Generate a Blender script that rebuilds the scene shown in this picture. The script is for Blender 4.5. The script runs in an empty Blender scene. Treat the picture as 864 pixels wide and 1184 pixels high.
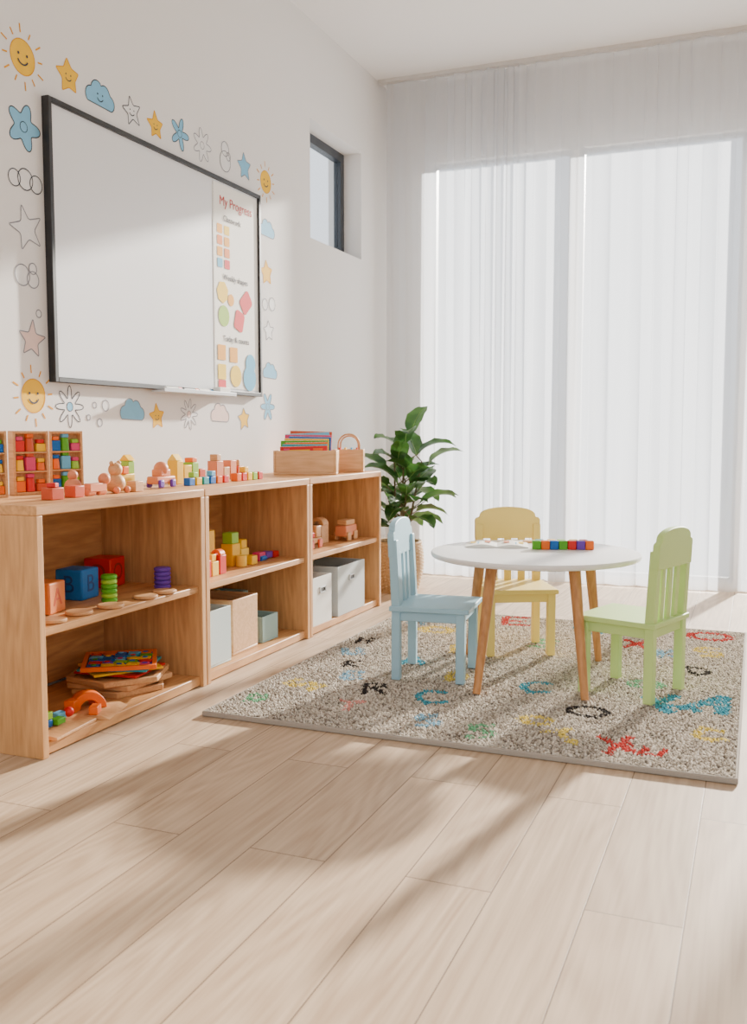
import bpy, bmesh, math, random
import numpy as np
from mathutils import Vector, Matrix
random.seed(7); np.random.seed(7)
D=bpy.data; S=bpy.context.scene; COL=S.collection
def srgb(r,g,b):
    def f(c):
        c/=255.0
        return c/12.92 if c<=0.04045 else ((c+0.055)/1.055)**2.4
    return (f(r),f(g),f(b),1.0)
# ---------------------------------------------------------------- materials
MATS={}
def newmat(name):
    m=D.materials.new(name); m.use_nodes=True
    return m, m.node_tree.nodes, m.node_tree.links, m.node_tree.nodes['Principled BSDF']
def paint(name,rgb,rough=0.5,var=0.06,scale=30,bump=0.0,spec=0.5):
    if name in MATS: return MATS[name]
    m,N,L,P=newmat(name)
    c=srgb(*rgb)
    tc=N.new('ShaderNodeTexCoord'); nz=N.new('ShaderNodeTexNoise'); nz.inputs['Scale'].default_value=scale
    nz.inputs['Detail'].default_value=3
    L.new(tc.outputs['Object'],nz.inputs['Vector'])
    mx=N.new('ShaderNodeMix'); mx.data_type='RGBA'
    mx.inputs['A'].default_value=tuple(min(1,x*(1-var)) for x in c[:3])+(1,)
    mx.inputs['B'].default_value=tuple(min(1,x*(1+var)) for x in c[:3])+(1,)
    L.new(nz.outputs['Fac'],mx.inputs['Factor']); L.new(mx.outputs['Result'],P.inputs['Base Color'])
    P.inputs['Roughness'].default_value=rough
    if name.startswith(('decal','poster','wall','ceiling')): spec=0.12
    if name.startswith('toy'): spec=0.3
    P.inputs['Specular IOR Level'].default_value=spec
    if bump>0:
        b=N.new('ShaderNodeBump'); b.inputs['Strength'].default_value=bump; b.inputs['Distance'].default_value=0.002
        L.new(nz.outputs['Fac'],b.inputs['Height']); L.new(b.outputs['Normal'],P.inputs['Normal'])
    MATS[name]=m; return m
def wood(name,light,dark,axis='z',scale=1.0,rough=0.5):
    if name in MATS: return MATS[name]
    m,N,L,P=newmat(name)
    tc=N.new('ShaderNodeTexCoord'); mp=N.new('ShaderNodeMapping')
    s={'x':(0.9,9,9),'y':(9,0.9,9),'z':(9,9,0.9)}[axis]
    mp.inputs['Scale'].default_value=tuple(v*scale for v in s)
    L.new(tc.outputs['Object'],mp.inputs['Vector'])
    n1=N.new('ShaderNodeTexNoise'); n1.inputs['Scale'].default_value=0.8; n1.inputs['Detail'].default_value=2; n1.inputs['Distortion'].default_value=0.3
    L.new(mp.outputs['Vector'],n1.inputs['Vector'])
    k=N.new('ShaderNodeMath'); k.operation='MULTIPLY'; k.inputs[1].default_value=60; L.new(n1.outputs['Fac'],k.inputs[0])
    sn=N.new('ShaderNodeMath'); sn.operation='SINE'; L.new(k.outputs[0],sn.inputs[0])
    n2=N.new('ShaderNodeTexNoise'); n2.inputs['Scale'].default_value=9; n2.inputs['Detail'].default_value=5
    L.new(mp.outputs['Vector'],n2.inputs['Vector'])
    a=N.new('ShaderNodeMath'); a.operation='MULTIPLY_ADD'; a.inputs[1].default_value=0.12; L.new(sn.outputs[0],a.inputs[0]); L.new(n2.outputs['Fac'],a.inputs[2])
    cr=N.new('ShaderNodeValToRGB'); cr.color_ramp.elements[0].position=0.22; cr.color_ramp.elements[1].position=0.78
    cr.color_ramp.elements[0].color=srgb(*dark); cr.color_ramp.elements[1].color=srgb(*light)
    L.new(a.outputs[0],cr.inputs['Fac']); L.new(cr.outputs['Color'],P.inputs['Base Color'])
    P.inputs['Roughness'].default_value=rough
    b=N.new('ShaderNodeBump'); b.inputs['Strength'].default_value=0.1; b.inputs['Distance'].default_value=0.001
    L.new(n2.outputs['Fac'],b.inputs['Height']); L.new(b.outputs['Normal'],P.inputs['Normal'])
    MATS[name]=m; return m

def floor_mat():
    m,N,L,P=newmat('oak_floor_planks')
    tc=N.new('ShaderNodeTexCoord'); mp=N.new('ShaderNodeMapping'); mp.inputs['Rotation'].default_value=(0,0,math.radians(90))
    mp.inputs['Location'].default_value=(0.35,0.11,0)
    L.new(tc.outputs['Object'],mp.inputs['Vector'])
    br=N.new('ShaderNodeTexBrick'); br.offset=0.37; br.offset_frequency=2
    br.inputs['Scale'].default_value=1; br.inputs['Brick Width'].default_value=1.6; br.inputs['Row Height'].default_value=0.200
    br.inputs['Mortar Size'].default_value=0.0017; br.inputs['Mortar Smooth'].default_value=0.2
    br.inputs['Color1'].default_value=(0,0,0,1); br.inputs['Color2'].default_value=(1,1,1,1); br.inputs['Mortar'].default_value=(0.5,0.5,0.5,1)
    L.new(mp.outputs['Vector'],br.inputs['Vector'])
    sc=N.new('ShaderNodeVectorMath'); sc.operation='SCALE'; sc.inputs['Scale'].default_value=37.0
    L.new(br.outputs['Color'],sc.inputs[0])
    ad=N.new('ShaderNodeVectorMath'); ad.operation='ADD'; L.new(tc.outputs['Object'],ad.inputs[0]); L.new(sc.outputs['Vector'],ad.inputs[1])
    m2=N.new('ShaderNodeMapping'); m2.inputs['Scale'].default_value=(6,0.7,1); L.new(ad.outputs['Vector'],m2.inputs['Vector'])
    n1=N.new('ShaderNodeTexNoise'); n1.inputs['Scale'].default_value=0.8; n1.inputs['Detail'].default_value=1.0; n1.inputs['Distortion'].default_value=0.2
    L.new(m2.outputs['Vector'],n1.inputs['Vector'])
    k=N.new('ShaderNodeMath'); k.operation='MULTIPLY'; k.inputs[1].default_value=100; L.new(n1.outputs['Fac'],k.inputs[0])
    sn=N.new('ShaderNodeMath'); sn.operation='SINE'; L.new(k.outputs[0],sn.inputs[0])
    m3=N.new('ShaderNodeMapping'); m3.inputs['Scale'].default_value=(60,2.5,1); L.new(ad.outputs['Vector'],m3.inputs['Vector'])
    n2=N.new('ShaderNodeTexNoise'); n2.inputs['Scale'].default_value=1.3; n2.inputs['Detail'].default_value=4; L.new(m3.outputs['Vector'],n2.inputs['Vector'])
    a=N.new('ShaderNodeMath'); a.operation='MULTIPLY_ADD'; a.inputs[1].default_value=0.12; L.new(sn.outputs[0],a.inputs[0]); L.new(n2.outputs['Fac'],a.inputs[2])
    cr=N.new('ShaderNodeValToRGB'); cr.color_ramp.elements[0].position=0.10; cr.color_ramp.elements[1].position=0.85
    cr.color_ramp.elements[0].color=srgb(172,142,112); cr.color_ramp.elements[1].color=srgb(210,184,154)
    L.new(a.outputs[0],cr.inputs['Fac'])
    tone=N.new('ShaderNodeMix'); tone.data_type='RGBA'; tone.blend_type='MULTIPLY'; tone.inputs['Factor'].default_value=1
    t2=N.new('ShaderNodeMapRange'); t2.inputs['To Min'].default_value=0.87; t2.inputs['To Max'].default_value=1.04
    L.new(br.outputs['Color'],t2.inputs['Value']); L.new(cr.outputs['Color'],tone.inputs['A']); L.new(t2.outputs['Result'],tone.inputs['B'])
    gap=N.new('ShaderNodeMix'); gap.data_type='RGBA'; L.new(br.outputs['Fac'],gap.inputs['Factor']); L.new(tone.outputs['Result'],gap.inputs['A'])
    gap.inputs['B'].default_value=srgb(118,94,72)
    L.new(gap.outputs['Result'],P.inputs['Base Color'])
    P.inputs['Roughness'].default_value=0.5; P.inputs['Specular IOR Level'].default_value=0.4
    b=N.new('ShaderNodeBump'); b.inputs['Strength'].default_value=0.3; b.inputs['Distance'].default_value=0.0015; b.invert=True
    L.new(br.outputs['Fac'],b.inputs['Height']); L.new(b.outputs['Normal'],P.inputs['Normal'])
    return m
# ---------------------------------------------------------------- mesh builder
class MB:
    def __init__(s): s.bm=bmesh.new(); s.mats=[]
    def mi(s,m):
        if m not in s.mats: s.mats.append(m)
        return s.mats.index(m)
    def add(s,verts,faces,mat,M=None):
        i=s.mi(mat); vs=[]
        for v in verts:
            v=Vector(v)
            if M is not None: v=M@v
            vs.append(s.bm.verts.new(v))
        for f in faces:
            try:
                fc=s.bm.faces.new([vs[k] for k in f]); fc.material_index=i; fc.smooth=True
            except ValueError: pass
    def box(s,c,d,mat,rz=0,M=None):
        x,y,z=[v/2 for v in d]
        vs=[(sx*x,sy*y,sz*z) for sx in(-1,1) for sy in(-1,1) for sz in(-1,1)]
        fs=[(0,1,3,2),(4,6,7,5),(0,4,5,1),(2,3,7,6),(0,2,6,4),(1,5,7,3)]
        T=Matrix.Translation(c)@Matrix.Rotation(rz,4,'Z')
        if M is not None: T=M@T
        s.add(vs,fs,mat,T)
    def cyl(s,p0,p1,r0,r1,mat,seg=20,cap=True):
        p0=Vector(p0);p1=Vector(p1); d=(p1-p0)
        q=d.to_track_quat('Z','Y').to_matrix()
        vs=[];fs=[]
        for p,r in((p0,r0),(p1,r1)):
            for k in range(seg):
                a=2*math.pi*k/seg
                vs.append(p+q@Vector((r*math.cos(a),r*math.sin(a),0)))
        for k in range(seg): fs.append((k,(k+1)%seg,seg+(k+1)%seg,seg+k))
        if cap: fs.append(tuple(range(seg))[::-1]); fs.append(tuple(range(seg,2*seg)))
        s.add(vs,fs,mat)
    def prism(s,pts,depth,mat,M):
        n=len(pts)
        vs=[(x,0,z) for x,z in pts]+[(x,depth,z) for x,z in pts]
        fs=[tuple(range(n)),tuple(range(n,2*n))[::-1]]+[(k,n+k,n+(k+1)%n,(k+1)%n) for k in range(n)]
        s.add(vs,fs,mat,M)
    def lathe(s,prof,mat,c=(0,0,0),seg=32,mod=None):
        vs=[];fs=[]
        for i,(r,z) in enumerate(prof):
            for k in range(seg):
                a=2*math.pi*k/seg; rr=r+(mod(i,k) if mod else 0)
                vs.append((c[0]+rr*math.cos(a),c[1]+rr*math.sin(a),c[2]+z))
        for i in range(len(prof)-1):
            for k in range(seg):
                fs.append((i*seg+k,i*seg+(k+1)%seg,(i+1)*seg+(k+1)%seg,(i+1)*seg+k))
        s.add(vs,fs,mat)
    def sph(s,c,r,mat,sc=(1,1,1),seg=16):
        prof=[(max(1e-4,math.sin(math.pi*i/10))*r,-math.cos(math.pi*i/10)*r) for i in range(11)]
        vs=[];fs=[]
        for i,(rr,z) in enumerate(prof):
            for k in range(seg):
                a=2*math.pi*k/seg; vs.append((c[0]+rr*math.cos(a)*sc[0],c[1]+rr*math.sin(a)*sc[1],c[2]+z*sc[2]))
        for i in range(10):
            for k in range(seg): fs.append((i*seg+k,i*seg+(k+1)%seg,(i+1)*seg+(k+1)%seg,(i+1)*seg+k))
        s.add(vs,fs,mat)
    def done(s,name,loc=(0,0,0),rz=0,bevel=0,parent=None,seg=2,normals=True):
        if normals: bmesh.ops.recalc_face_normals(s.bm,faces=s.bm.faces[:])
        me=D.meshes.new(name); s.bm.to_mesh(me); s.bm.free()
        for m in s.mats: me.materials.append(m)
        me.set_sharp_from_angle(angle=math.radians(38))
        o=D.objects.new(name,me); COL.objects.link(o); o.location=loc; o.rotation_euler=(0,0,rz)
        if bevel>0:
            b=o.modifiers.new('bevel','BEVEL'); b.width=bevel; b.segments=seg; b.limit_method='ANGLE'; b.angle_limit=math.radians(40)
        if parent: o.parent=parent
        return o
def text(body,size,loc,rot,mat,parent=None,name='label_text',ext=0.0004):
    c=D.curves.new(name,'FONT'); c.body=body; c.size=size; c.extrude=ext; c.align_x='CENTER'; c.align_y='CENTER'
    c.materials.append(mat)
    o=D.objects.new(name,c); COL.objects.link(o); o.location=loc; o.rotation_euler=rot
    if parent: o.parent=parent
    return o
RX=(math.pi/2,0,math.pi/2)   # text facing +x
# ---------------------------------------------------------------- palette
WHITE=paint('wall_paint_white',(234,231,228),0.85,0.01,4,0.05)
CEIL=paint('ceiling_paint',(242,241,240),0.9,0.01,3)
BLACK=paint('matte_black',(28,28,30),0.45)
CHAR=paint('charcoal_aluminium',(52,58,66),0.4)
ALU=paint('grey_aluminium',(196,200,204),0.45)
OAKY=wood('shelf_oak_lengthwise',(218,162,104),(184,130,78),'y')
OAKZ=wood('shelf_oak_upright',(218,164,108),(186,134,82),'z')
LEGW=wood('table_leg_oak',(200,142,86),(168,112,62),'z')
TOYW=wood('toy_beech',(216,164,112),(194,140,90),'x',2)
col={'red':(208,34,30),'orange':(232,104,16),'yellow':(242,188,20),'green':(84,162,34),'teal':(34,148,160),'blue':(20,96,176),
 'purple':(104,58,164),'pink':(214,62,112),'sky':(98,176,216),'peach':(220,134,94),'terracotta':(202,80,44),'lightyellow':(246,204,76),'lime':(146,194,60)}
TP={k:paint('toy_paint_'+k,v,0.45,0.04) for k,v in col.items()}

# ---------------------------------------------------------------- room
XL,YB,H=-2.5,6.45,3.40
XR=2.9; Y0=-1.6
b=MB(); b.box(((XL+XR)/2,(Y0+YB)/2,-0.05),(XR-XL+0.5,YB-Y0+0.5,0.1),floor_mat()); b.done('floor')
b=MB(); b.box(((XL+XR)/2,(Y0+YB)/2,H+0.06),(XR-XL+0.5,YB-Y0+0.5,0.12),CEIL); b.done('ceiling')
wy0,wy1,wz0,wz1=5.19,5.97,2.15,2.84; T=0.24
b=MB(); xc=XL-T/2
b.box((xc,(Y0+wy0)/2,H/2),(T,wy0-Y0,H),WHITE)
b.box((xc,(wy1+YB+0.2)/2,H/2),(T,YB+0.2-wy1,H),WHITE)
b.box((xc,(wy0+wy1)/2,wz0/2),(T,wy1-wy0,wz0),WHITE)
b.box((xc,(wy0+wy1)/2,(wz1+H)/2),(T,wy1-wy0,H-wz1),WHITE)
b.done('wall_left')
ops=[(-2.17,-1.195),(-1.145,-0.125),(-0.075,1.0),(1.05,2.2)]; oz0,oz1=0.04,2.86
b=MB(); yc=YB+0.06
edges=[XL]+[e for o in ops for e in o]+[XR]
for i in range(0,len(edges),2):
    b.box(((edges[i]+edges[i+1])/2,yc,H/2),(edges[i+1]-edges[i],0.12,H),WHITE)
for o in ops:
    b.box(((o[0]+o[1])/2,yc,(oz1+H)/2),(o[1]-o[0],0.12,H-oz1),WHITE)
    b.box(((o[0]+o[1])/2,yc,oz0/2),(o[1]-o[0],0.12,oz0),WHITE)
b.done('wall_back')
b=MB(); b.box((XR+0.1,(Y0+YB)/2,H/2),(0.2,YB-Y0,H),WHITE); b.done('wall_right')
def glass():
    m=D.materials.new('clear_window_glass'); m.use_nodes=True; N=m.node_tree.nodes; L=m.node_tree.links
    N.remove(N['Principled BSDF']); t=N.new('ShaderNodeBsdfTransparent'); g=N.new('ShaderNodeBsdfGlossy'); g.inputs['Roughness'].default_value=0.02
    t.inputs['Color'].default_value=(0.97,0.985,1,1)
    x=N.new('ShaderNodeMixShader'); x.inputs[0].default_value=0.04; L.new(t.outputs[0],x.inputs[1]); L.new(g.outputs[0],x.inputs[2])
    L.new(x.outputs[0],N['Material Output'].inputs['Surface']); return m
GL=glass()
def window(name,plane,a0,a1,z0,z1,p,fr,mat,mull=None):
    b=MB()
    def bx(a,c,z,d):
        if plane=='y': b.box(((a+c)/2,p,(z+d)/2),(c-a,0.05,d-z),mat)
        else: b.box((p,(a+c)/2,(z+d)/2),(0.05,c-a,d-z),mat)
    bx(a0,a0+fr,z0,z1);bx(a1-fr,a1,z0,z1);bx(a0+fr,a1-fr,z0,z0+fr);bx(a0+fr,a1-fr,z1-fr,z1)
    if plane=='y': b.box(((a0+a1)/2,p,(z0+z1)/2),(a1-a0-2*fr,0.006,z1-z0-2*fr),GL)
    else: b.box((p,(a0+a1)/2,(z0+z1)/2),(0.006,a1-a0-2*fr,z1-z0-2*fr),GL)
    b.done(name)
for i,o in enumerate(ops): window('window_%d'%(i+1),'y',o[0],o[1],oz0,oz1,YB+0.06,0.025,ALU)
window('window_5','x',wy0,wy1,wz0,wz1,XL-0.15,0.055,CHAR)
b=MB(); b.box((XL+0.006,(Y0+2.2)/2,0.04),(0.012,2.2-Y0,0.08),WHITE); b.box((XL+0.006,5.7,0.04),(0.012,1.2,0.08),WHITE); b.done('baseboard_left',bevel=0.003)
b=MB(); b.box(((XL+XR)/2,6.27,H-0.012),(XR-XL-0.02,0.05,0.024),paint('track_grey',(206,202,198),.5)); b.done('curtain_track')

def curtain():
    m=D.materials.new('sheer_voile'); m.use_nodes=True; N=m.node_tree.nodes; L=m.node_tree.links
    N.remove(N['Principled BSDF'])
    tr=N.new('ShaderNodeBsdfTransparent'); tl=N.new('ShaderNodeBsdfTranslucent'); df=N.new('ShaderNodeBsdfDiffuse')
    tl.inputs['Color'].default_value=(0.53,0.56,0.61,1); df.inputs['Color'].default_value=(0.94,0.94,0.95,1)
    tc=N.new('ShaderNodeTexCoord'); mp=N.new('ShaderNodeMapping'); mp.inputs['Scale'].default_value=(9,9,0.5); nz=N.new('ShaderNodeTexNoise')
    nz.inputs['Scale'].default_value=1; L.new(tc.outputs['Object'],mp.inputs[0]); L.new(mp.outputs[0],nz.inputs['Vector'])
    mr=N.new('ShaderNodeMapRange'); mr.inputs['To Min'].default_value=0.46; mr.inputs['To Max'].default_value=0.66; L.new(nz.outputs['Fac'],mr.inputs['Value'])
    a=N.new('ShaderNodeMixShader'); a.inputs[0].default_value=0.42; L.new(tl.outputs[0],a.inputs[1]); L.new(df.outputs[0],a.inputs[2])
    c=N.new('ShaderNodeMixShader'); L.new(mr.outputs['Result'],c.inputs[0]); L.new(tr.outputs[0],c.inputs[1]); L.new(a.outputs[0],c.inputs[2])
    L.new(c.outputs[0],N['Material Output'].inputs['Surface'])
    x0,x1=-2.44,2.8; n=1400; rows=22
    u=np.linspace(x0,x1,n)
    wl=0.17+0.06*np.sin(u*5.3+1)+0.035*np.sin(u*2.1+2)+.02*np.sin(u*13)
    ph=np.cumsum(2*math.pi/wl*(u[1]-u[0]))
    vs=[];fs=[]
    for j in range(rows):
        t=j/(rows-1); z=0.012+(H-0.03-0.012)*t
        am=(0.028+0.012*np.sin(u*3.7+2*t))*(1-0.3*t)
        y=6.27+am*np.sin(ph+0.45*np.sin(3.1*t+u*3))+0.012*np.sin(u*9+1.3+t)+0.004*np.sin(2.3*ph+t*3)
        x=u+0.010*np.sin(2*ph+0.4*np.sin(2*t))
        vs+= list(zip(x.tolist(),y.tolist(),[z]*n))
    for j in range(rows-1):
        for i in range(n-1): fs.append((j*n+i,j*n+i+1,(j+1)*n+i+1,(j+1)*n+i))
    me=D.meshes.new('sheer_curtain'); me.from_pydata(vs,[],fs); me.materials.append(m)
    me.polygons.foreach_set('use_smooth',[True]*len(fs))
    o=D.objects.new('sheer_curtain',me); COL.objects.link(o)
curtain()

# ---------------------------------------------------------------- shelves
def shelf(y0,y1):
    b=MB(); xf,xb=-2.0,-2.485; xm=(xf+xb)/2; dx=xf-xb; t=0.028
    L=y1-y0; g=0.002
    b.box((0,-L/2+t/2+g,0.375),(dx,t,0.75),OAKZ)
    b.box((0,L/2-t/2-g,0.375),(dx,t,0.75),OAKZ)
    b.box((0,0,0.765),(dx,L-2*g,0.03),OAKY)
    b.box((-0.004,0,0.387),(dx-0.02,L-2*t-2*g,0.026),OAKY)
    b.box((-0.004,0,0.022),(dx-0.02,L-2*t-2*g,0.036),OAKY)
    b.box((-dx/2+0.008,0,0.4),(0.012,L-2*t-2*g,0.70),OAKY)
    return b.done('open_bookshelf',loc=(xm,(y0+y1)/2,0),bevel=0.003)
for k in range(3): shelf(2.25+0.94*k,2.25+0.94*(k+1))

# ---------------------------------------------------------------- whiteboard
y0,y1,z0,z1=2.905,4.525,1.19,2.24; X=XL
BW=paint('whiteboard_enamel',(232,233,235),0.25,0.005)
PAPER=paint('poster_paper',(246,244,236),0.7,0.01)
INK=paint('poster_grey_ink',(120,120,126),0.7); REDINK=paint('poster_red_ink',(206,96,96),0.7)
b=MB()
b.box((X+0.012,(y0+y1)/2,(z0+z1)/2),(0.018,y1-y0-0.03,z1-z0-0.03),BW)
f=0.02
for (a,c,d,e) in((y0,y0+f,z0,z1),(y1-f,y1,z0,z1),(y0+f,y1-f,z0,z0+f),(y0+f,y1-f,z1-f,z1)):
    b.box((X+0.017,(a+c)/2,(d+e)/2),(0.032,c-a,e-d),BLACK)
b.box((X+0.05,3.85,z0-0.008),(0.07,0.62,0.010),ALU); b.box((X+0.083,3.85,z0-0.003),(0.006,0.62,0.018),ALU)
wb=b.done('whiteboard',bevel=0.002)
b=MB(); px=X+0.0222
b.box((px,4.275,1.715),(0.002,0.43,0.99),PAPER)
FX=[0]
def flat(pts,mat,yc,zc):
    FX[0]+=1; x=px+0.0018+0.00012*FX[0]
    vs=[(x,yc+p[0],zc+p[1]) for p in pts]; i=b.mi(mat); f_=b.bm.faces.new([b.bm.verts.new(v) for v in vs]); f_.material_index=i
def sq(w,h=None):
    h=h or w; return [(-w/2,-h/2),(w/2,-h/2),(w/2,h/2),(-w/2,h/2)]
def ngon(r,n,a0=0,sx=1): return [(r*sx*math.cos(a0+2*math.pi*k/n),r*math.sin(a0+2*math.pi*k/n)) for k in range(n)]
def rsq(w,h,r,rot=0):
    pts=[]
    for cx,cy,a in((w/2-r,h/2-r,0),(-w/2+r,h/2-r,90),(-w/2+r,-h/2+r,180),(w/2-r,-h/2+r,270)):
        for k in range(5):
            an=math.radians(a+k*22.5); x=cx+r*math.cos(an); y=cy+r*math.sin(an)
            pts.append((x*math.cos(rot)-y*math.sin(rot),x*math.sin(rot)+y*math.cos(rot)))
    return pts
PO={k:paint('poster_print_'+k,v,0.7,0.03) for k,v in {'o':(244,174,76),'y':(246,208,82),'r':(226,78,84),'b':(112,184,218),'g':(168,204,98),'p':(240,142,84)}.items()}
for r,row in enumerate(['oy','po','op','br']):
    for c,k in enumerate(row): flat(rsq(0.05,0.044,0.006),PO[k],4.12+0.068*c,1.995-0.055*r)
flat(ngon(0.055,7,0.3),PO['y'],4.14,1.69); flat(ngon(0.03,12),PO['o'],4.22,1.66); flat(ngon(0.052,18),PO['g'],4.15,1.575)
flat(rsq(0.11,0.09,0.02,0.7),PO['r'],4.37,1.665); flat(rsq(0.09,0.10,0.02,-0.3),PO['r'],4.30,1.565)
flat(rsq(0.075,0.075,0.005),PO['o'],4.125,1.395); flat(rsq(0.075,0.075,0.005),PO['o'],4.24,1.39)
flat(rsq(0.075,0.075,0.005),PO['y'],4.125,1.300); flat(ngon(0.055,16),PO['y'],4.26,1.285); flat(rsq(0.07,0.05,0.005),PO['r'],4.125,1.235)
flat(ngon(0.05,20),PO['b'],4.41,1.355); flat(ngon(0.065,20),PO['b'],4.40,1.28)
flat(sq(0.002,0.99),INK,4.062,1.715)
po=b.done('progress_chart_poster',parent=wb)
text('My Progress',0.064,(px+0.003,4.28,2.13),RX,REDINK,po,'title'); text('Classwork',0.04,(px+0.003,4.24,2.05),RX,INK,po,'heading_1')
text('Weekly shapes',0.04,(px+0.003,4.27,1.765),RX,INK,po,'heading_2'); text('Today & counts',0.04,(px+0.003,4.27,1.465),RX,INK,po,'heading_3')
for i,(yy,k) in enumerate(((3.66,'red'),(3.80,'orange'),(3.93,'sky'))):
    b=MB(); b.cyl((0,-0.06,0),(0,0.035,0),0.008,0.008,PAPER if i!=1 else BLACK,12); b.cyl((0,0.035,0),(0,0.06,0),0.009,0.008,TP[k],12)
    b.done('whiteboard_marker',loc=(X+0.05,yy,z0+0.0065))
b=MB(); b.box((0,0,0),(0.04,0.10,0.03),PAPER); b.box((0,0,-0.012),(0.042,0.10,0.01),BLACK); b.done('board_eraser',loc=(X+0.055,4.07,z0+0.0145),bevel=0.003)

# ---------------------------------------------------------------- wall decals
OUT=paint('decal_black_line',(70,74,84),0.7); OUTL=paint('decal_grey_line',(138,138,146),0.7)
DY=paint('decal_yellow',(244,192,56),0.7); DB=paint('decal_blue',(132,190,222),0.7); DW=paint('decal_white',(234,233,232),0.7); DP=paint('decal_blush',(234,206,196),0.7)
DO=paint('decal_ochre',(226,158,36),0.7)
class Decal:
    def __init__(s): s.b=MB()
    def fill(s,pts,mat,x=0.0008):
        bm=s.b.bm; i=s.b.mi(mat); vs=[bm.verts.new((x,p[0],p[1])) for p in pts]
        f=bm.faces.new(vs); f.material_index=i; f.normal_update()
        if f.normal.x<0: f.normal_flip()
        bmesh.ops.triangulate(bm,faces=[f])
    def line(s,pts,w,mat,closed=True,x=0.0016):
        n=len(pts); L=[];R=[]
        for k in range(n):
            p=Vector(pts[k]); a=Vector(pts[(k-1)%n]) if closed or k>0 else p; c=Vector(pts[(k+1)%n]) if closed or k<n-1 else p
            t=(c-a); t=t.normalized() if t.length>1e-9 else Vector((1,0)); nn=Vector((-t.y,t.x))*w/2
            L.append((x,p.x+nn.x,p.y+nn.y)); R.append((x,p.x-nn.x,p.y-nn.y))
        vs=L+R; m=n if closed else n-1
        s.b.add(vs,[(k,(k+1)%n,n+(k+1)%n,n+k) for k in range(m)],mat)
    def done(s,name,y,z):
        s.b.bm.normal_update()
        for f in s.b.bm.faces:
            f.smooth=False
            if f.normal.x<0: f.normal_flip()
        return s.b.done(name,loc=(XL-0.0004,y,z),normals=False)
def circ(cx,cy,r,n=20,a0=0,a1=2*math.pi,closed=True):
    m=n if closed else n-1
    return [(cx+r*math.cos(a0+(a1-a0)*k/m),cy+r*math.sin(a0+(a1-a0)*k/m)) for k in range(n)]
def starpts(r,n=5,inner=0.5,rot=0.1,wob=0.0):
    pts=[]
    for k in range(2*n):
        rr=(r if k%2==0 else r*inner)*(1+random.uniform(-wob,wob)); a=math.pi/2+rot+math.pi*k/n
        pts.append((rr*math.cos(a),rr*math.sin(a)))
    out=[]
    for k in range(len(pts)):
        p0,p,p1=Vector(pts[k-1]),Vector(pts[k]),Vector(pts[(k+1)%len(pts)])
        for t in(0.25,0.5,0.75):
            q=p.lerp(p0,0.22)*(1-t)**2+2*t*(1-t)*p+p.lerp(p1,0.22)*t**2; out.append((q.x,q.y))
    return out
def flowerpts(r,n=6,d=0.3): return [((r*(1-d+d*math.cos(n*a)))*math.cos(a),(r*(1-d+d*math.cos(n*a)))*math.sin(a)) for a in [2*math.pi*k/72 for k in range(72)]]
def cloudpts(w):
    pts=[]
    for cx,cy,r,a0,a1 in((-.62,-.1,.38,230,110),(-.2,.22,.42,170,60),(.32,.2,.36,130,20),(.68,-.12,.34,80,-70)):
        for k in range(8):
            a=math.radians(a0+(a1-a0)*k/7); pts.append(((cx+r*math.cos(a))*w,(cy+r*math.sin(a))*w))
    return pts
def face(d,r,m=OUT):
    d.fill(circ(-.35*r,.15*r,.09*r,8),m,0.0024); d.fill(circ(.35*r,.15*r,.09*r,8),m,0.0024)
    d.line(circ(0,0.02*r,.45*r,9,math.pi*1.15,math.pi*1.85,False),0.10*r,m,False,0.0024)
def sun(y,z,r=0.058):
    d=Decal(); d.fill(circ(0,0,r,28),DY); d.line(circ(0,0,r,28),0.004,DO)
    for k in range(12):
        a=2*math.pi*k/12+.1; q=1.25+.1*(k%2); e=1.65+.2*(k%2)
        d.line([(q*r*math.cos(a),q*r*math.sin(a)),(e*r*math.cos(a),e*r*math.sin(a))],0.006,DO,False)
    face(d,r); d.done('sun_decal',y,z)
def star(y,z,mat,r=0.065,line=OUT,fc=False,inner=.5,n=5,rot=.1):
    d=Decal(); p=starpts(r,n,inner,rot,.08); d.fill(p,mat); d.line(p,0.004,line)
    if fc: face(d,r*.55)
    d.done('star_decal',y,z)
def cloud(y,z,mat,w=0.075,line=OUT,fc=True):
    d=Decal(); p=cloudpts(w); d.fill(p,mat); d.line(p,0.004,line)
    if fc: face(d,w*.5,line)
    d.done('cloud_decal',y,z)
def flower(y,z,mat,r=0.065,n=6,line=OUT,d_=.3,ctr=DY):
    d=Decal(); p=flowerpts(r,n,d_); d.fill(p,mat); d.line(p,0.004,line); c=circ(0,0,r*.22,12); d.fill(c,ctr,.0012); d.line(c,.003,line)
    d.done('flower_decal',y,z)
def rings(y,z,L_,line=OUTL):
    d=Decal()
    for i,(cx,cy,r) in enumerate(L_):
        c=circ(cx,cy,r,22); d.fill(c,DW,0.0007+.0002*i); d.line(c,.004,line,x=.0018+.0002*i)
    d.done('ring_doodle_decal',y,z)
sun(2.815,2.345,.062); star(3.06,2.36,DY,.072,DO,True,.55); cloud(3.25,2.345,DB,.09); star(3.46,2.35,DW,.07,OUT,True,.42,5,.25)
star(3.63,2.34,DY,.064,DO,True); flower(3.82,2.36,DB,.075,5,OUT,.33,DB); flower(4.01,2.36,DW,.08,7,OUTL,.25,DW)
rings(4.22,2.37,[(0,.03,.035),(0,-.03,.05),(.03,.0,.02)]); star(4.41,2.36,DB,.075,OUTL); sun(4.64,2.34,.058)
flower(2.81,2.10,DB,.085,5,OUT,.22,DB); rings(2.81,1.91,[(-.055,0,.030),(0,.005,.038),(.055,-.002,.032)],OUT)
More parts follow.
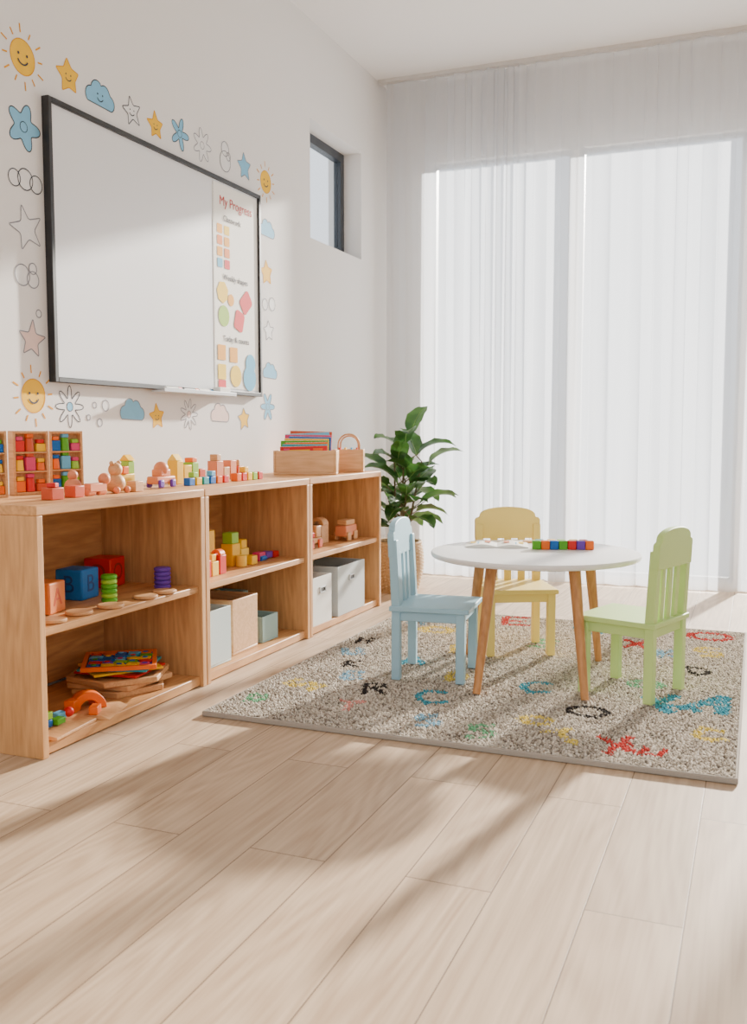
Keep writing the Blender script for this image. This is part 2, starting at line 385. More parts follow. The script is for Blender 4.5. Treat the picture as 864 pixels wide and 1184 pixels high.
star(2.81,1.74,DW,.09,OUTL,False,.4,5,.3); rings(2.80,1.57,[(-.02,0,.038),(.035,-.01,.03),(.035,.03,.02)]); rings(2.86,1.44,[(0,0,.014)])
star(2.82,1.34,DP,.075,OUTL,False,.42,5,-.1); sun(2.82,1.135,.062)
flower(3.02,1.10,DW,.082,8,OUT,.3,DB); rings(3.22,1.08,[(-.05,.03,.012),(0.02,.03,.022),(-.02,-.04,.016),(-.09,-.02,.011)])
cloud(3.42,1.09,DB,.085,OUTL,False); star(3.60,1.07,DY,.06,DO,True); flower(3.86,1.085,DW,.075,9,OUTL,.3,DP); cloud(4.14,1.09,DP,.085,OUTL,False)
star(4.38,1.07,DY,.065,OUTL); flower(4.64,1.14,DB,.08,6,OUTL,.3,DB); cloud(4.65,2.09,DB,.085,OUTL,False); star(4.64,1.86,DY,.075,DO)
rings(4.66,1.69,[(-.04,0,.03),(.04,.01,.035)]); star(4.66,1.55,DW,.06,OUTL); cloud(4.67,1.33,DB,.08,OUTL,False)

# ---------------------------------------------------------------- rug
def rug():
    x0,x1,ya,yb=-1.79,-0.03,2.83,4.96
    m,N,L,P=newmat('shag_pile'); at=N.new('ShaderNodeAttribute'); at.attribute_name='pile'; L.new(at.outputs['Color'],P.inputs['Base Color']); P.inputs['Roughness'].default_value=0.95
    P.inputs['Specular IOR Level'].default_value=0.1
    base=paint('rug_backing',(166,156,144),0.95,.1,200)
    b=MB(); b.box(((x0+x1)/2,(ya+yb)/2,0.007),(x1-x0,yb-ya,0.012),base)
    for (c,d) in((((x0+x1)/2,ya,0.010),(x1-x0+.012,0.012,0.019)),(((x0+x1)/2,yb,0.010),(x1-x0+.012,0.012,0.019)),((x0,(ya+yb)/2,0.010),(0.012,yb-ya,0.019)),((x1,(ya+yb)/2,0.010),(0.012,yb-ya,0.019))): b.box(c,d,base)
    rg=b.done('alphabet_rug',bevel=0.004)
    sp=0.0085; gx=np.arange(x0+.008,x1-.006,sp); gy=np.arange(ya+.008,yb-.006,sp)
    A,B=np.meshgrid(gx,gy); A=A.ravel()+np.random.uniform(-.0035,.0035,A.size); B=B.ravel()+np.random.uniform(-.0035,.0035,B.size); n=A.size
    pal=np.array([srgb(210,199,184)[:3],srgb(192,181,166)[:3],srgb(168,158,144)[:3],srgb(228,219,206)[:3],srgb(136,126,114)[:3]])
    C=pal[np.random.choice(5,n,p=[.32,.26,.18,.14,.10])].copy()
    def seg(px,py,qx,qy):
        dx,dy=qx-px,qy-py; t=np.clip(((A-px)*dx+(B-py)*dy)/(dx*dx+dy*dy+1e-9),0,1); return np.hypot(A-px-t*dx,B-py-t*dy)
    GL_={'O':('ring',.8),'D':[(-.5,-1,-.5,1),(-.5,1,.3,.7),(.3,.7,.6,0),(.6,0,.3,-.7),(.3,-.7,-.5,-1)],'R':[(-.5,-1,-.5,1),(-.5,1,.4,.9),(.4,.9,.5,.4),(.5,.4,-.5,0),(0,.1,.6,-1)],
     'C':[(.6,.8,-.2,1),(-.2,1,-.6,.3),(-.6,.3,-.6,-.3),(-.6,-.3,-.2,-1),(-.2,-1,.6,-.8)],'H':[(-.5,-1,-.5,1),(.5,-1,.5,1),(-.5,0,.5,0)],'E':[(-.5,-1,-.5,1),(-.5,1,.6,1),(-.5,0,.4,0),(-.5,-1,.6,-1)],
     'K':[(-.5,-1,-.5,1),(-.5,0,.6,1),(-.5,0,.6,-1)],'S':[(.5,1,-.4,.9),(-.4,.9,-.5,.2),(-.5,.2,.5,-.2),(.5,-.2,.4,-.9),(.4,-.9,-.5,-1)],'A':[(-.6,-1,0,1),(0,1,.6,-1),(-.3,-.1,.3,-.1)],
     'X':[(-.6,-1,.6,1),(-.6,1,.6,-1)],'T':[(0,-1,0,1),(-.7,1,.7,1)],'U':[(-.5,1,-.5,-.6),(-.5,-.6,.5,-.6),(.5,-.6,.5,1)]}
    cols={'k':(58,54,52),'r':(200,74,68),'t':(80,160,178),'y':(228,204,106),'g':(122,184,140),'s':(142,184,206),'p':(220,148,138)}
    items=[('O',-.19,4.80,.10,'r',0,.020),('O',-.53,3.33,.070,'k',0,.013),('D',-.20,4.08,.07,'k',.4,.012),('K',-.27,3.54,.09,'t',.5,.026),('A',-.12,3.60,.10,'t',-.3,.026),('X',-.38,3.0,.08,'r',.3,.014),
     ('E',-.30,2.98,.055,'r',1.4,.011),('R',-1.34,3.33,.07,'k',.3,.013),('C',-1.10,3.30,.08,'t',.3,.017),('S',-1.62,3.28,.07,'y',1.2,.022),('H',-1.70,4.1,.055,'k',.2,.012),('U',-1.66,3.86,.065,'s',.5,.02),
     ('K',-1.58,3.66,.05,'k',.2,.011),('S',-.82,2.98,.065,'g',.2,.018),('T',-.55,3.02,.065,'y',.6,.018),('C',-.77,3.58,.075,'t',.1,.017),('E',-1.15,4.82,.10,'r',.2,.02),('O',-1.46,4.46,.08,'y',0,.025),
     ('A',-1.36,3.82,.075,'t',.3,.017),('X',-.50,4.5,.08,'r',.1,.018),('R',-1.44,4.80,.07,'k',.1,.013),('U',-.75,4.72,.09,'t',.4,.02),('S',-.9,4.35,.08,'g',0,.02),
     ('D',-1.1,3.62,.065,'y',.2,.018),('H',-1.62,4.62,.07,'s',.2,.018),('K',-.35,4.35,.07,'s',.2,.018),('O',-.68,3.16,.05,'y',0,.018),
     ('S',-1.02,3.02,.055,'s',.4,.020),('T',-1.34,3.08,.055,'p',.2,.017),('C',-.12,3.22,.06,'y',.1,.02),('E',-1.5,3.48,.055,'s',.3,.018),('O',-.38,3.78,.06,'g',0,.02),('H',-1.22,4.1,.07,'y',.3,.022),('S',-.18,4.45,.08,'y',.2,.022),('D',-1.70,3.05,.05,'g',.2,.016),('A',-.55,4.85,.08,'s',.2,.02)]
    for g,cx,cy,s,c,rot,w in items:
        gl=GL_[g]
        if gl[0]=='ring': d=np.abs(np.hypot((A-cx)/1.15,B-cy)-s*gl[1])
        else:
            d=np.full(n,9.); cr,sr=math.cos(rot),math.sin(rot)
            for a_,b_,c_,d_ in gl: d=np.minimum(d,seg(cx+s*(a_*cr-b_*sr),cy+s*(a_*sr+b_*cr),cx+s*(c_*cr-d_*sr),cy+s*(c_*sr+d_*cr)))
        k=(d<w+np.random.uniform(-.005,.004,n))&(np.random.rand(n)<(.88 if c in 'krt' else .76))
        C[k]=np.array(srgb(*cols[c])[:3])*np.random.uniform(.75,1.2,(k.sum(),1))
    R=np.random.uniform(.0045,.0066,n); Z0=0.010; HT=np.random.uniform(.009,.015,n)
    ox=np.random.uniform(-.004,.004,n); oy=np.random.uniform(-.004,.004,n)
    ang=np.random.uniform(0,math.pi,n)
    V=np.zeros((n,6,3))
    V[:,0]=np.stack([A+ox,B+oy,Z0+HT],1); V[:,5]=np.stack([A,B,np.full(n,Z0)],1)
    for k in range(4):
        a=ang+k*math.pi/2; V[:,1+k]=np.stack([A+ox*.6+R*np.cos(a),B+oy*.6+R*np.sin(a),Z0+HT*.6],1)
    ft=np.array([(0,1,2),(0,2,3),(0,3,4),(0,4,1),(5,2,1),(5,3,2),(5,4,3),(5,1,4)])
    Fc=(np.arange(n)[:,None,None]*6+ft[None]).reshape(-1)
    me=D.meshes.new('pile_tufts'); me.vertices.add(n*6); me.vertices.foreach_set('co',V.reshape(-1))
    nf=n*8; me.loops.add(nf*3); me.loops.foreach_set('vertex_index',Fc.astype(np.int32)); me.polygons.add(nf)
    me.polygons.foreach_set('loop_start',np.arange(0,nf*3,3,dtype=np.int32)); me.polygons.foreach_set('loop_total',np.full(nf,3,dtype=np.int32))
    me.polygons.foreach_set('use_smooth',np.ones(nf,dtype=bool))
    at=me.color_attributes.new('pile','FLOAT_COLOR','POINT'); c4=np.ones((n*6,4)); c4[:,:3]=np.repeat(C,6,axis=0); at.data.foreach_set('color',c4.reshape(-1))
    me.update(); me.validate(); me.materials.append(m)
    o=D.objects.new('pile_tufts',me); COL.objects.link(o); o.parent=rg
rug()

# ---------------------------------------------------------------- table
ZT=0.52; RZ=0.0245
b=MB()
TOPW=paint('table_top_white',(236,234,231),0.35,0.01)
prof=[(0.0001,-.024),(.405,-.024),(.416,-.020),(.42,-.012),(.42,-.006),(.417,-.001),(.412,0),(0.0001,0)]
b.lathe(prof,TOPW,(-.83,3.80,ZT),seg=96)
legs=[((-.94,3.55),(-.95,3.38)),((-.63,3.58),(-.56,3.45)),((-.64,3.98),(-.61,4.09)),((-1.08,3.90),(-1.16,3.995))]
for t,f_ in legs:
    b.cyl((f_[0],f_[1],RZ),(t[0],t[1],ZT-.023),.0145,.0235,LEGW,20)
    b.cyl((t[0],t[1],ZT-.030),(t[0],t[1],ZT-.023),.034,.034,LEGW,20)
b.done('round_kids_table')

# ---------------------------------------------------------------- chairs
def chair(name,rgb,loc,rz):
    m=paint(name,rgb,0.5,.02,8,spec=.3)
    b=MB(); w=.134; RK=math.radians(-2.5)
    b.box((0,-.004,.285),(.32,.318,.020),m)
    TM=Matrix.Translation((0,0,.27))@Matrix.Rotation(RK,4,'X')@Matrix.Translation((0,0,-.27))
    for sx in(-1,1):
        b.box((sx*w,-.128,.138),(.035,.035,.276),m)
        pts=[(.112,0),(.147,0),(.147,.28),(.160,.555),(.127,.555),(.112,.28)]
        M=Matrix.Translation((sx*w-.0175,0,0))@Matrix(((0,1,0,0),(1,0,0,0),(0,0,1,0),(0,0,0,1)))
        b.prism(pts,.035,m,M)
        b.box((sx*w,0,.256),(.018,.23,.040),m)
    for sx in(-1,0,1): b.box((sx*.064,.131,.39),(.034,.014,.24),m,M=TM)
    b.box((0,-.128,.256),(.24,.018,.040),m); b.box((0,.129,.256),(.24,.018,.040),m)
    top=[(-.152,.488),(.152,.488),(.152,.572)]
    for k in range(1,4): a=math.radians(90*k/3); top.append((.152-.014*(1-math.cos(a)),.572+.014*math.sin(a)))
    for k in range(0,21):
        a=math.pi*k/20; top.append((.130*math.cos(a),.590+.044*math.sin(a)**.75))
    for k in range(3,0,-1): a=math.radians(90*k/3); top.append((-.152+.014*(1-math.cos(a)),.572+.014*math.sin(a)))
    top.append((-.152,.572))
    M=Matrix.Translation((0,.134,0))@Matrix.Translation((0,0,.488))@Matrix.Rotation(RK,4,'X')@Matrix.Translation((0,0,-.488))
    b.prism(top,.026,m,M)
    return b.done('childs_chair',loc=(loc[0],loc[1],RZ),rz=rz,bevel=.004,seg=3)
chair('chair_paint_blue',(158,196,212),(-1.19,3.62),math.radians(96))
chair('chair_paint_yellow',(238,212,120),(-1.0,4.165),math.radians(27))
chair('chair_paint_green',(188,216,132),(-.42,3.655),math.radians(-108))

b=MB()
for i in range(7): b.box((-.108+.036*i,0,.018),(.034,.034,.036),TP[['green','orange','blue','green','red','purple','orange'][i]])
for i,(x,k) in enumerate(((-.09,'teal'),(-.04,'yellow'),(.0,'lime'),(.05,'yellow'),(.09,'red'))): b.box((x,.039,.018),(.034,.034,.036),TP[k],rz=.05)
b.done('rainbow_block_set',loc=(-.735,3.90,ZT+.0005),rz=.33,bevel=.003)
b=MB()
for s_ in(-1,1):
    n=8
    pts=[(s_*.13*k/n,.004+.010*math.sin(math.pi*min(1,k/n*1.05))) for k in range(n+1)]
    poly=[(s_*.13,0)]+[(0,0)]+pts if s_>0 else [(0,0),(s_*.13,0)]+pts[::-1]
    b.prism(poly,.17,PAPER,Matrix.Translation((0,-.085,0)))
    for k,c_ in enumerate(('peach','sky','lightyellow')): b.box((s_*(.04+.03*k),.02*(-1)**k,.0145-.0018*k),(.024,.07,.001),TP[c_])
b.done('open_picture_book',loc=(-1.02,3.93,ZT+.0005),rz=.25)
b=MB(); b.cyl((0,0,0),(0,0,.008),.026,.026,TOYW,24); b.done('wooden_disc',loc=(-.92,4.09,ZT+.0005))

# ---------------------------------------------------------------- items on shelf tops
Z1=0.7805
def frame(y,rz,cs,x=-2.39):
    b=MB(); W,Hh,t=.14,.225,.035
    b.box((-.012,0,Hh/2),(.008,W-.01,Hh-.01),TOYW)
    for s_ in(-1,1): b.box((0,s_*(W/2-.005),Hh/2),(t,.010,Hh),TOYW)
    for z in(.005,Hh-.005): b.box((0,0,z),(t,W-.02,.010),TOYW)
    b.box((0,0,Hh*.36),(t,W-.02,.006),TOYW); b.box((0,0,Hh*.66),(t,W-.02,.006),TOYW)
    i=0
    for zr in(.011,.085,.152):
        for c in range(3):
            k=cs[i%len(cs)]; i+=1; h=.028+.02*((i*7)%3)/2; yy=-.041+.041*c
            if i%2: b.box((.002,yy,zr+h/2),(.022,.036,h),TP[k])
            else: b.cyl((.002,yy,zr),(.002,yy,zr+h),.017,.014,TP[k],14)
            b.box((.002,yy,zr+h+.008),(.018,.026,.014),TP[cs[(i+2)%len(cs)]])
    b.done('wooden_shape_sorter',loc=(x,y,Z1),rz=rz,bevel=.002)
frame(2.46,-.3,['yellow','green','orange','blue','red'])
frame(2.665,-.3,['orange','red','terracotta','yellow','pink'])
frame(2.85,-.3,['blue','green','pink','orange','sky','lime'])
def blocks(name,loc,items,rz=0,bev=.003):
    b=MB()
    for it in items:
        k,c,d,mt=it[:4]; mt=TP[mt] if mt in TP else TOYW
        if k=='b': b.box(c,d,mt,rz=it[4] if len(it)>4 else 0)
        elif k=='c': b.cyl(c,(c[0],c[1],c[2]+d[1]),d[0],d[0],mt,20)
        elif k=='s': b.sph(c,d[0],mt)
        elif k=='r':
            w,dp,h=d; b.prism([(-w/2,0),(w/2,0),(0,h)],dp,mt,Matrix.Translation((c[0],c[1]-dp/2,c[2])))
        elif k=='a':
            ro,ri,dp=d; pts=[(ro*math.cos(math.pi*q/14),ro*math.sin(math.pi*q/14)) for q in range(15)]+[(ri*math.cos(math.pi*q/14),ri*math.sin(math.pi*q/14)) for q in range(14,-1,-1)]
            M=Matrix.Translation((c[0],c[1]-dp/2,c[2]))@Matrix.Rotation(it[4] if len(it)>4 else 0,4,'Z')
            vs=[(x,0,z) for x,z in pts]+[(x,dp,z) for x,z in pts]; m_=30
            fs=[(q,q+1,28-q,29-q) for q in range(14)]+[(m_+q,m_+q+1,m_+28-q,m_+29-q) for q in range(14)]+[(q,(q+1)%30,m_+(q+1)%30,m_+q) for q in range(30)]
            b.add(vs,fs,mt,M)
        elif k=='w': b.cyl((c[0],c[1]-d[1]/2,c[2]),(c[0],c[1]+d[1]/2,c[2]),d[0],d[0],mt,18)
    return b.done(name,loc=loc,rz=rz,bevel=bev)
blocks('red_play_blocks',(-2.14,2.49,Z1),[('b',(0,0,.02),(.045,.06,.04),'terracotta'),('b',(-.01,.12,.02),(.045,.05,.04),'terracotta'),('b',(.005,-.005,.048),(.03,.03,.015),'red',.3)])
blocks('wooden_animal_figures',(-2.15,2.72,Z1),[('b',(0,0,.028),(.03,.09,.03),'peach'),('s',(0,.05,.055),(.022,),'peach'),('w',(0,-.03,.013),(.013,.04),'peach'),('w',(0,.03,.013),(.013,.04),'peach'),('s',(-.08,-.02,.03),(.03,),'peach'),('s',(-.08,-.02,.07),(.018,),'peach')])
blocks('wooden_toy_bear',(-2.17,2.86,Z1),[('s',(0,0,.035),(.036,),'wood'),('s',(0,.0,.085),(.026,),'wood'),('s',(0,-.02,.108),(.009,),'wood'),('s',(0,.02,.108),(.009,),'wood'),('s',(.028,-.03,.012),(.013,),'peach'),('s',(.028,.03,.012),(.013,),'peach'),('b',(.02,.09,.02),(.04,.05,.04),'wood')])
blocks('toy_house',(-2.28,3.05,Z1),[('b',(0,0,.03),(.05,.09,.06),'lightyellow'),('b',(.012,-.02,.075),(.04,.035,.03),'orange'),('b',(0,.03,.085),(.04,.04,.05),'lime'),('r',(0,.03,.11),(.05,.045,.025),'yellow'),('b',(0,-.07,.02),(.05,.04,.04),'lightyellow')])
blocks('toy_car',(-2.2,3.19,Z1),[('b',(0,0,.032),(.05,.13,.03),'peach'),('b',(0,.0,.06),(.045,.07,.03),'peach'),('s',(0,0,.075),(.03,),'peach')]+[('b',(sx*.028,sy*.04,.018),(.012,.032,.032),'purple') for sx in(-1,1) for sy in(-1,1)],bev=.008)
blocks('toy_castle_blocks',(-2.3,3.5,Z1),[('b',(0,-.06,.05),(.05,.05,.10),'yellow'),('r',(0,-.06,.10),(.05,.05,.03),'lightyellow'),('b',(0,0,.04),(.05,.06,.08),'yellow'),('b',(0,.06,.045),(.05,.05,.09),'lime'),('b',(0,.12,.03),(.045,.05,.06),'terracotta'),('b',(0,.06,.10),(.04,.04,.02),'orange')])
blocks('small_cubes',(-2.18,3.48,Z1),[('b',(0,-.12+.055*i,.016),(.03,.042,.032),c) for i,c in enumerate(['blue','yellow','teal','blue','orange','red'])]+[('b',(0,-.09,.044),(.026,.034,.022),'lime'),('b',(0,.05,.044),(.026,.034,.022),'sky')])
blocks('peach_castle_blocks',(-2.31,3.84,Z1),[('b',(0,-.06,.045),(.05,.06,.09),'peach'),('b',(0,-.06,.105),(.04,.035,.03),'wood'),('b',(0,.0,.03),(.05,.05,.06),'wood'),('b',(0,.06,.045),(.05,.055,.09),'peach'),('b',(0,.13,.03),(.05,.055,.06),'terracotta'),('c',(0,.13,.06),(.016,.03),'wood')])
blocks('coloured_cubes',(-2.19,3.86,Z1),[('b',(0,-.10+.05*i,.018),(.034,.04,.036),c) for i,c in enumerate(['orange','red','yellow','lime','red'])]+[('b',(0,-.03,.050),(.03,.034,.026),'yellow')])
def openbox(name,loc,d,mat,rz=0,t=.012,handle=None,bev=.003):
    b=MB(); w,l,h=d
    b.box((0,0,t/2),(w,l,t),mat)
    for s_ in(-1,1):
        b.box((s_*(w/2-t/2),0,h/2+t/2),(t,l,h-t),mat); b.box((0,s_*(l/2-t/2),h/2+t/2),(w-2*t,t,h-t),mat)
    if handle:
        for s_ in(-1,1): b.box((w/2+.003,s_*.032,h*.72),(.006,.008,.026),handle)
        for s_ in(-1,1): b.box((w/2+.003,0,h*.72+s_*.013),(.006,.072,.006),handle)
        b.box((w/2+.0005,0,h*.72),(.001,.056,.018),BLACK)
    return b.done(name,loc=loc,rz=rz,bevel=bev)
CR=wood('crate_pine',(226,182,134),(206,158,110),'x',1.5)
crate=openbox('wooden_book_crate',(-2.225,4.56,Z1),(.33,.22,.125),CR,rz=.36)
openbox('small_wooden_crate',(-2.14,4.93,Z1),(.17,.20,.125),CR,rz=.36)
b=MB(); bc=['red','teal','orange','green','yellow','blue','pink','sky','terracotta']
for i in range(9):   # magazines leaning back, covers towards the room
    M=Matrix.Translation((random.uniform(-.012,.012),-.075+.0165*i,.014))@Matrix.Rotation(random.uniform(-.05,.05),4,'Y')@Matrix.Rotation(-.20,4,'X')
    h=.135+.010*i; w=.25-.012*(i%3)
    b.box((0,0,h/2),(w,.006,h),TP[bc[i]],M=M); b.box((0,.0005,h/2+.0015),(w-.006,.004,h),PAPER,M=M)
    b.box((-.03,-.0035,h*.80),(w*.5,.001,.018),TP[bc[(i+4)%9]],M=M); b.box((.075,-.0035,h*.78),(.05,.001,.035),TP[bc[(i+2)%9]],M=M); b.box((-.09,-.0035,h*.74),(.03,.001,.05),TP[bc[(i+6)%9]],M=M)
b.done('picture_books',loc=(0,0,0),parent=crate)
b=MB()
def ringtube(b,c,R,r,mat,a0=0,a1=math.pi,n=20):
    prev=None
    for k in range(n+1):
        a=a0+(a1-a0)*k/n; p=(c[0]+R*math.cos(a),c[1],c[2]+R*math.sin(a))
        if prev: b.cyl(prev,p,r,r,mat,8)
        prev=p
for yy,R_ in((-.03,.06),(.03,.05)):
    ringtube(b,(0,yy,.15),R_,.0045,TOYW)
    for s_ in(-1,1): b.cyl((s_*R_,yy,.013),(s_*R_,yy,.15),.0045,.0045,TOYW,8)
for i,(x,c_) in enumerate(((-.05,'red'),(-.02,'yellow'),(.015,'sky'),(.045,'terracotta'))): b.box((x,0,.075),(.008,.12,.12),TP[c_])
b.done('bead_maze_toy',loc=(-2.14,4.93,Z1),rz=.36)

# ---------------------------------------------------------------- items inside shelves
ZM=.4005; ZB=.0405
def disc(x,y,z,r=.055):
    b=MB(); b.lathe([(.0001,0),(r*.9,0),(r,.003),(r,.009),(r*.93,.012),(.0001,.012)],TOYW,seg=28); b.done('wooden_disc',loc=(x,y,z))
for x,y in((-2.06,2.38),(-2.07,2.52),(-2.05,2.66),(-2.05,2.86),(-2.05,2.98)): disc(x,y,ZM,.045)
def letter_block(x,y,z,s,mat,ch,rz=0,ink=None):
    b=MB(); b.box((0,0,s/2),(s,s,s),mat); o=b.done('letter_block',loc=(x,y,z),rz=rz,bevel=.006,seg=3)
    text(ch,s*.8,(s/2+.0005,0,s/2),RX,ink or TP['terracotta'],o,'letter'); text(ch,s*.8,(0,-s/2-.0005,s/2),(math.pi/2,0,0),ink or TP['terracotta'],o,'letter_side')
letter_block(-2.20,2.50,ZM,.105,paint('toy_block_orange_wood',(222,126,64),.5),'A',.2)
letter_block(-2.28,2.77,ZM,.11,paint('toy_block_blue',(34,112,186),.5),'B',.1,paint('deep_blue',(24,70,130),.5))
letter_block(-2.36,3.03,ZM,.115,TP['red'],'O',.15,paint('deep_red',(150,24,26),.5))
def stack(name,x,y,z,cs,r=.03):
    b=MB(); zz=0
    for c in cs:
        b.lathe([(.0001,zz),(r*.85,zz),(r,zz+.004),(r,zz+.012),(r*.85,zz+.016),(.0001,zz+.016)],TP[c],seg=24); zz+=.0165
    b.done(name,loc=(x,y,z))
stack('stacking_ring_toy',-2.12,2.745,ZM,['green','lime','green','green','lime','green'],.028)
stack('stacking_ring_toy',-2.12,3.07,ZM,['purple','purple','purple','purple','purple'],.032)
def tray(b,z,R,n,rot,mat,h=.016,sx=1,cx=0,cy=0):
    out=[(cx+x*sx,cy+y) for x,y in ngon(R,n,rot)]; i=[(cx+x*sx,cy+y) for x,y in ngon(R*.88,n,rot)]
    vs=[(x,y,z) for x,y in out]+[(x,y,z+h) for x,y in out]+[(x,y,z+h) for x,y in i]+[(x,y,z+h*.55) for x,y in i]
    fs=[tuple(range(n))[::-1]]+[(r*n+k,r*n+(k+1)%n,(r+1)*n+(k+1)%n,(r+1)*n+k) for r in range(3) for k in range(n)]+[tuple(range(3*n,4*n))]
    b.add(vs,fs,mat)
b=MB()
tray(b,0,.190,6,.1,TOYW,.022); tray(b,.023,.205,5,.5,TOYW,.020,1,-.01,.01); tray(b,.044,.195,6,.9,TOYW,.020,1,.01,-.01)
b.done('wooden_puzzle_tray',loc=(-2.23,2.93,ZB),bevel=.003)
# thin picture boards fanned on the trays, jigsaw board on top
b=MB()
for i,(c_,rz_) in enumerate((('red',.1),('yellow',.95),('teal',.35))):
    b.box((0,0,.004+.0085*i),(.26,.22,.008),TP[c_],rz=rz_); 
b.done('picture_books_stack',loc=(-2.22,2.93,ZB+.0645),bevel=.0015)
b=MB(); w=.27
for s_ in(-1,1): b.box((s_*(w/2-.008),0,.008),(.016,w,.016),TP['orange']); b.box((0,s_*(w/2-.008),.008),(w-.032,.016,.016),TP['orange'])
b.box((0,0,.004),(w-.03,w-.03,.008),TP['blue'])
jc=['blue','yellow','sky','red','green','yellow','blue','orange','purple','sky','yellow','blue','red','lime','blue','yellow','sky','orange','green','blue','pink','yellow','blue','red','teal']
for i in range(5):
    for j in range(5):
        cx,cy=-.092+.046*i,-.092+.046*j; k=jc[(i*5+j*3)%25]
        b.box((cx,cy,.0125),(.038,.038,.007),TP[k],rz=.25*((i+j)%3-1))
        if (i+j)%2: b.cyl((cx+.021,cy,.009),(cx+.021,cy,.0168),.010,.010,TP[k],10)
        else: b.cyl((cx,cy,.016),(cx,cy,.0185),.011,.011,TP[jc[(i+j*7+4)%25]],10)
b.done('jigsaw_board',loc=(-2.22,2.93,ZB+.0905),rz=.6,bevel=.0015)
b=MB(); b.prism([(-.06,0),(.09,0),(.06,.012),(-.05,.012)],.18,TOYW,Matrix.Translation((0,-.09,0))); b.done('wooden_board',loc=(-2.1,2.62,ZB),rz=.3,bevel=.002)
blocks('rainbow_arch_toy',(-2.10,2.62,ZB+.0125),[('a',(0,0,0),(.06,.032,.045),'orange',.9),('a',(-.055,.03,0),(.045,.022,.04),'terracotta',.6),('b',(.045,-.05,.014),(.03,.05,.028),'orange',.4),('b',(-.04,-.06,.02),(.04,.05,.04),'orange',.2)])
b=MB(); b.prism([(-.05,0),(.05,0),(.05,.01),(-.05,.02)],.22,TOYW,Matrix.Translation((0,-.11,0))); b.done('wooden_ramp',loc=(-2.06,2.42,ZB),rz=.1,bevel=.002)
blocks('pegboard_toys',(-2.085,2.40,ZB+.0205),[('b',(0,-.04,.012),(.03,.04,.024),'blue'),('b',(.01,0.01,.010),(.03,.04,.02),'green'),('b',(-.02,.05,.012),(.03,.04,.024),'sky'),('b',(0,-.03,.036),(.025,.03,.024),'lime'),('s',(-.005,.08,.018),(.017,),'red')])
blocks('castle_play_set',(-2.16,3.42,ZM),[('b',(-.03,-.08,.06),(.05,.06,.12),'pink'),('b',(-.03,0,.075),(.05,.07,.15),'orange'),('b',(-.03,.08,.09),(.05,.06,.18),'yellow'),('b',(.04,-.06,.035),(.05,.05,.07),'red'),('b',(.04,.0,.03),(.05,.05,.06),'lightyellow'),('b',(.04,.06,.04),(.05,.05,.08),'red'),('c',(-.03,0,.15),(.022,.04),'purple'),('b',(.04,.0,.075),(.035,.035,.03),'yellow'),('r',(-.03,-.08,.12),(.05,.06,.03),'red'),('a',(.04,.06,.08),(.025,.012,.04),'orange')])
blocks('yellow_block_tower',(-2.2,3.72,ZM),[('b',(0,0,.05),(.06,.07,.10),'yellow'),('b',(0,.0,.125),(.05,.06,.05),'lime'),('b',(0,.08,.035),(.06,.07,.07),'lightyellow'),('b',(0,.08,.09),(.05,.05,.04),'yellow'),('c',(.06,-.01,0),(.025,.05),'lightyellow'),('b',(.06,.07,.02),(.05,.05,.04),'yellow')])
blocks('toy_train_pieces',(-2.16,3.96,ZM),[('b',(0,-.05,.02),(.04,.06,.04),'pink'),('b',(0,.02,.02),(.04,.06,.03),'purple'),('b',(0,.09,.015),(.04,.05,.03),'red'),('w',(.02,-.05,.012),(.012,.05),'blue')])
GREY=paint('fabric_grey_blue',(194,206,204),.9,.08,300,.3); TEAL=paint('fabric_sage',(156,186,182),.9,.08,300,.3); WBIN=paint('bin_white',(226,225,220),.7,.02); GBIN=paint('fabric_grey',(190,195,195),.9,.06,300,.3)
openbox('fabric_storage_bin',(-2.19,3.36,ZB),(.30,.17,.235),GREY,t=.008)
openbox('wooden_storage_box',(-2.21,3.62,ZB),(.28,.22,.24),CR,t=.012)
openbox('sage_storage_box',(-2.15,3.85,ZB),(.16,.15,.12),TEAL,t=.008); openbox('sage_storage_box',(-2.35,3.90,ZB),(.16,.2,.20),TEAL,t=.008)
blocks('wooden_toy_truck',(-2.14,4.42,ZM),[('b',(0,0,.04),(.06,.16,.03),'wood'),('b',(0,.05,.085),(.055,.06,.06),'wood'),('b',(0,-.03,.07),(.05,.08,.03),'red')]+[('b',(sx*.034,sy*.05,.025),(.012,.045,.045),'terracotta') for sx in(-1,1) for sy in(-1,1)],bev=.006)
blocks('wooden_toy_blocks',(-2.2,4.66,ZM),[('b',(0,0,.05),(.07,.09,.10),'wood'),('a',(0,0,.10),(.04,.02,.07),'wood'),('s',(.0,-.09,.025),(.025,),'sky')])
blocks('wooden_toy_cart',(-2.13,4.86,ZM),[('b',(0,0,.055),(.07,.15,.06),'peach'),('b',(0,.0,.10),(.06,.12,.03),'wood')]+[('b',(sx*.038,sy*.045,.026),(.012,.05,.05),'wood') for sx in(-1,1) for sy in(-1,1)],bev=.008)
openbox('white_storage_bin',(-2.165,4.30,ZB),(.30,.22,.24),WBIN,t=.008,handle=ALU)
openbox('grey_storage_bin',(-2.165,4.66,ZB),(.31,.36,.26),GBIN,t=.008,handle=ALU)

